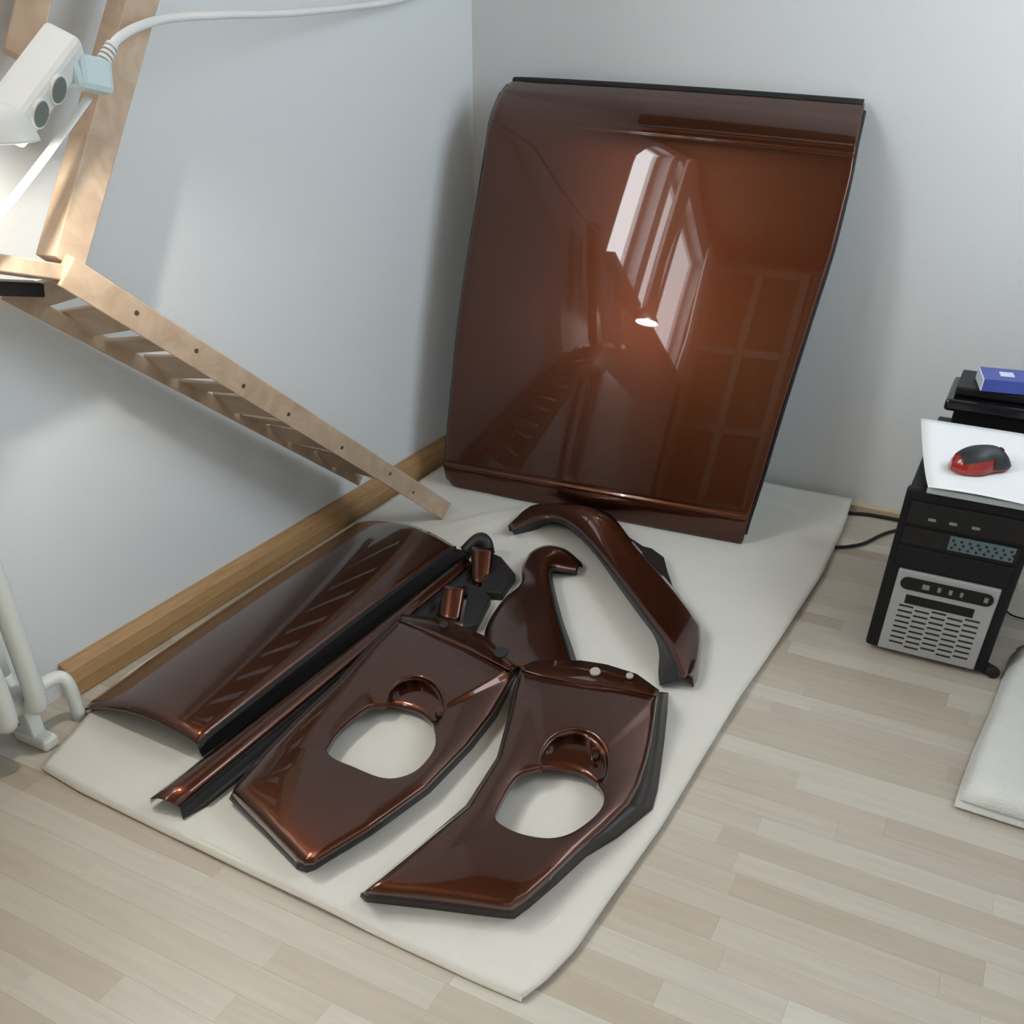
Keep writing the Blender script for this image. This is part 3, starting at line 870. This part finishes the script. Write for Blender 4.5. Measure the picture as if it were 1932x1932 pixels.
# paper: lies flat in front, curls up at the back
ZREAR = aty(1737, 790, 1.99).z
def paper_z(y_):
    t = (y_-1.712)/(1.99-1.712); return zp+.0012+(ZREAR-zp)*max(0, (t-.1)/.9)**1.6
rows = []
for j in range(21):
    t = j/20; yy = lerp(1.712, 1.99, t); zz_ = paper_z(yy)
    xl = lerp(aty(1749, 926, 1.712).x, aty(1737, 790, 1.99).x, t)
    rows.append([Vector((xl+.35*i/12, yy, zz_+.0025*(1+math.sin(i*.6))*(1-t)**2)) for i in range(13)])
pa = gridmesh('paper_sheet', rows, M['paper']); solid(pa, .0006)
tag(pa, 'large white paper sheet on the board, back edge curling up', 'paper')
# mouse
mc = None
for k in range(60):   # walk the sheet for the spot under the mouse
    yy = 1.74+.003*k
    p = aty(1848, 878, yy)
    if abs(p.z-(paper_z(yy)+.004)) < .004: mc = p; break
if mc is None: mc = Vector((.03, 1.86, paper_z(1.86)))
mo = empty('computer_mouse', (mc.x, mc.y, paper_z(mc.y)+.006))
tag(mo, 'black and red computer mouse on the white paper', 'mouse')
sl = math.atan2(paper_z(mc.y+.03)-paper_z(mc.y-.03), .06)
mrot = Matrix.Translation(mo.location) @ Matrix.Rotation(sl, 4, 'X') @ Matrix.Rotation(math.radians(36), 4, 'Z') @ Matrix.Scale(1.1, 4)
def mouse_pt(u_, a):   # u along the body, a around the upper half
    x_ = lerp(-.052, .052, u_)
    wv = .031*(max(0, 1-abs(2*u_-1)**2.6))**.5*(1-.16*math.exp(-((u_-.62)/.14)**2))+.0003
    hv = .034*(max(0, 1-abs(2*u_-.92)**2.4))**.6+.0005
    return mrot @ Vector((x_, math.cos(a)*wv, .001+math.sin(a)*hv))
rows = [[mouse_pt(i/24, math.pi*k/20) for k in range(21)] for i in range(25)]
gridmesh('shell', rows, M['red'], mo)
rows = [[mouse_pt(lerp(.10, .985, i/20), math.pi*lerp(.20, .80, k/12)) + (mrot.to_3x3() @ Vector((0, 0, .0012))) for k in range(13)] for i in range(21)]
gridmesh('top_cover', rows, M['mousetop'], mo)
for s in (-1, 1):
    rows = [[mouse_pt(lerp(.58, .95, i/10), math.pi*(.5+s*lerp(.28, .47, k/6))) + (mrot.to_3x3() @ Vector((0, -s*.001, .0008))) for k in range(7)] for i in range(11)]
    gridmesh('side_grip', rows, M['mousetop'], mo)
wh = mrot @ Vector((.030, 0, .0245))
tube('scroll_wheel', [wh + mrot.to_3x3() @ Vector((0, -.003, 0)), wh + mrot.to_3x3() @ Vector((0, .003, 0))], .006, M['rubber'], mo, n=1)

# black device stack behind the paper, with a blue box on it
sx = .385
st = empty('black_device', (.2, 2.1, tz1)); tag(st, 'black flat device behind the paper, under the blue box', 'device')
SY = 2.03
box('base_box', (aty(1795, 790, SY).x, SY, tz1+.001), (.30, SY+.15, aty(1795, 772, SY).z), M['black'], st, .004)
box('lid', (aty(1780, 768, SY-.02).x, SY-.02, aty(1795, 772, SY).z+.001), (.30, SY+.16, aty(1790, 748, SY).z), M['gloss'], st, .006)
box('raised_panel', (aty(1803, 735, SY).x, SY+.01, aty(1790, 748, SY).z+.001), (.30, SY+.15, aty(1803, 729, SY+.01).z), M['black'], st, .004)
zb2 = aty(1803, 729, SY+.01).z+.001
b0_ = at(1849, 738, zb2); 
bb = empty('blue_box', (b0_.x+.08, b0_.y+.05, zb2)); tag(bb, 'small blue box with pale end lying on the black device', 'box')
b1_ = at(1833, 712, zb2); 
ang = math.atan2(b1_.y-b0_.y, b1_.x-b0_.x)-math.pi/2
bm_ = Matrix.Translation((b0_.x, b0_.y, zb2)) @ Matrix.Rotation(math.radians(10), 4, 'Z')
def rbox(name, lo, hi, m, parent, bev=.001):
    o = box(name, lo, hi, m); o.matrix_world = bm_; o.matrix_basis = bm_
    attach(o, parent); bevel(o, bev); return o
rbox('cover', (.002, 0, 0), (.24, .09, .024), M['blue'], bb)
rbox('pale_end', (-.0005, .001, .001), (.0022, .089, .023), M['pages'], bb, .0002)
rbox('printed_flash', (.034, .030, .0238), (.060, .062, .0246), M['pages'], bb, .0002)

# ------------------------------------------------------------------ cables on the floor
tag(tube('black_cable', [at(1568, 1032, .003), at(1583, 1032, .005), at(1600, 1031, .006), at(1630, 1025, .006), at(1665, 1008, .006), at(1692, 1000, .006), at(1730, 990, .006)], .0038, M['rubber']),
    'black cable looping from under the cloth to the tower, nearer one', 'cable')
tag(tube('black_cable', [at(1580, 962, .010), at(1606, 968, .006), at(1640, 971, .006), at(1690, 980, .006), at(1740, 990, .006)], .0042, M['rubber']),
    'straight black cable along the back skirting beside the tower', 'cable')
tag(tube('thin_cable', [at(1895, 1150, .005), at(1912, 1162, .005), at(1945, 1168, .005), at(1990, 1160, .005)], .002, M['rubber']),
    'thin dark cable on the floor right of the tower', 'cable')

# ------------------------------------------------------------------ folded blanket at the right edge
bl0 = [at(1815, 1498, .03), at(1850, 1400, .03), at(1880, 1330, .03), at(1905, 1262, .03), at(1925, 1215, .03)]
fbk = empty('folded_blanket', (bl0[0].x+.2, bl0[0].y+.2, 0)); tag(fbk, 'thick folded white blanket on the floor at the right edge', 'blanket')
def layer(name, z0, z1, grow):
    rows = []
    for j in range(31):
        t = j/30
        e = pl(bl0, t); r_ = []
        for i in range(25):
            s = i/24
            P = Vector((e.x+s*.44-grow, e.y-s*.012*(1-t), 0))
            if j == 0: P.y -= grow
            k = min(1, min(s/.05, t/.05)); k = math.sqrt(max(0, 1-(1-k)**2))
            P.z = lerp(z0, z1, k)+.003*math.sin(11*s+7*t)*k
            r_.append(P)
        rows.append(r_)
    o = gridmesh(name, rows, M['blanket'], fbk); solid(o, .004, -1); return o
layer('lower_fold', .004, .016, .004)
layer('upper_fold', .017, .036, 0)
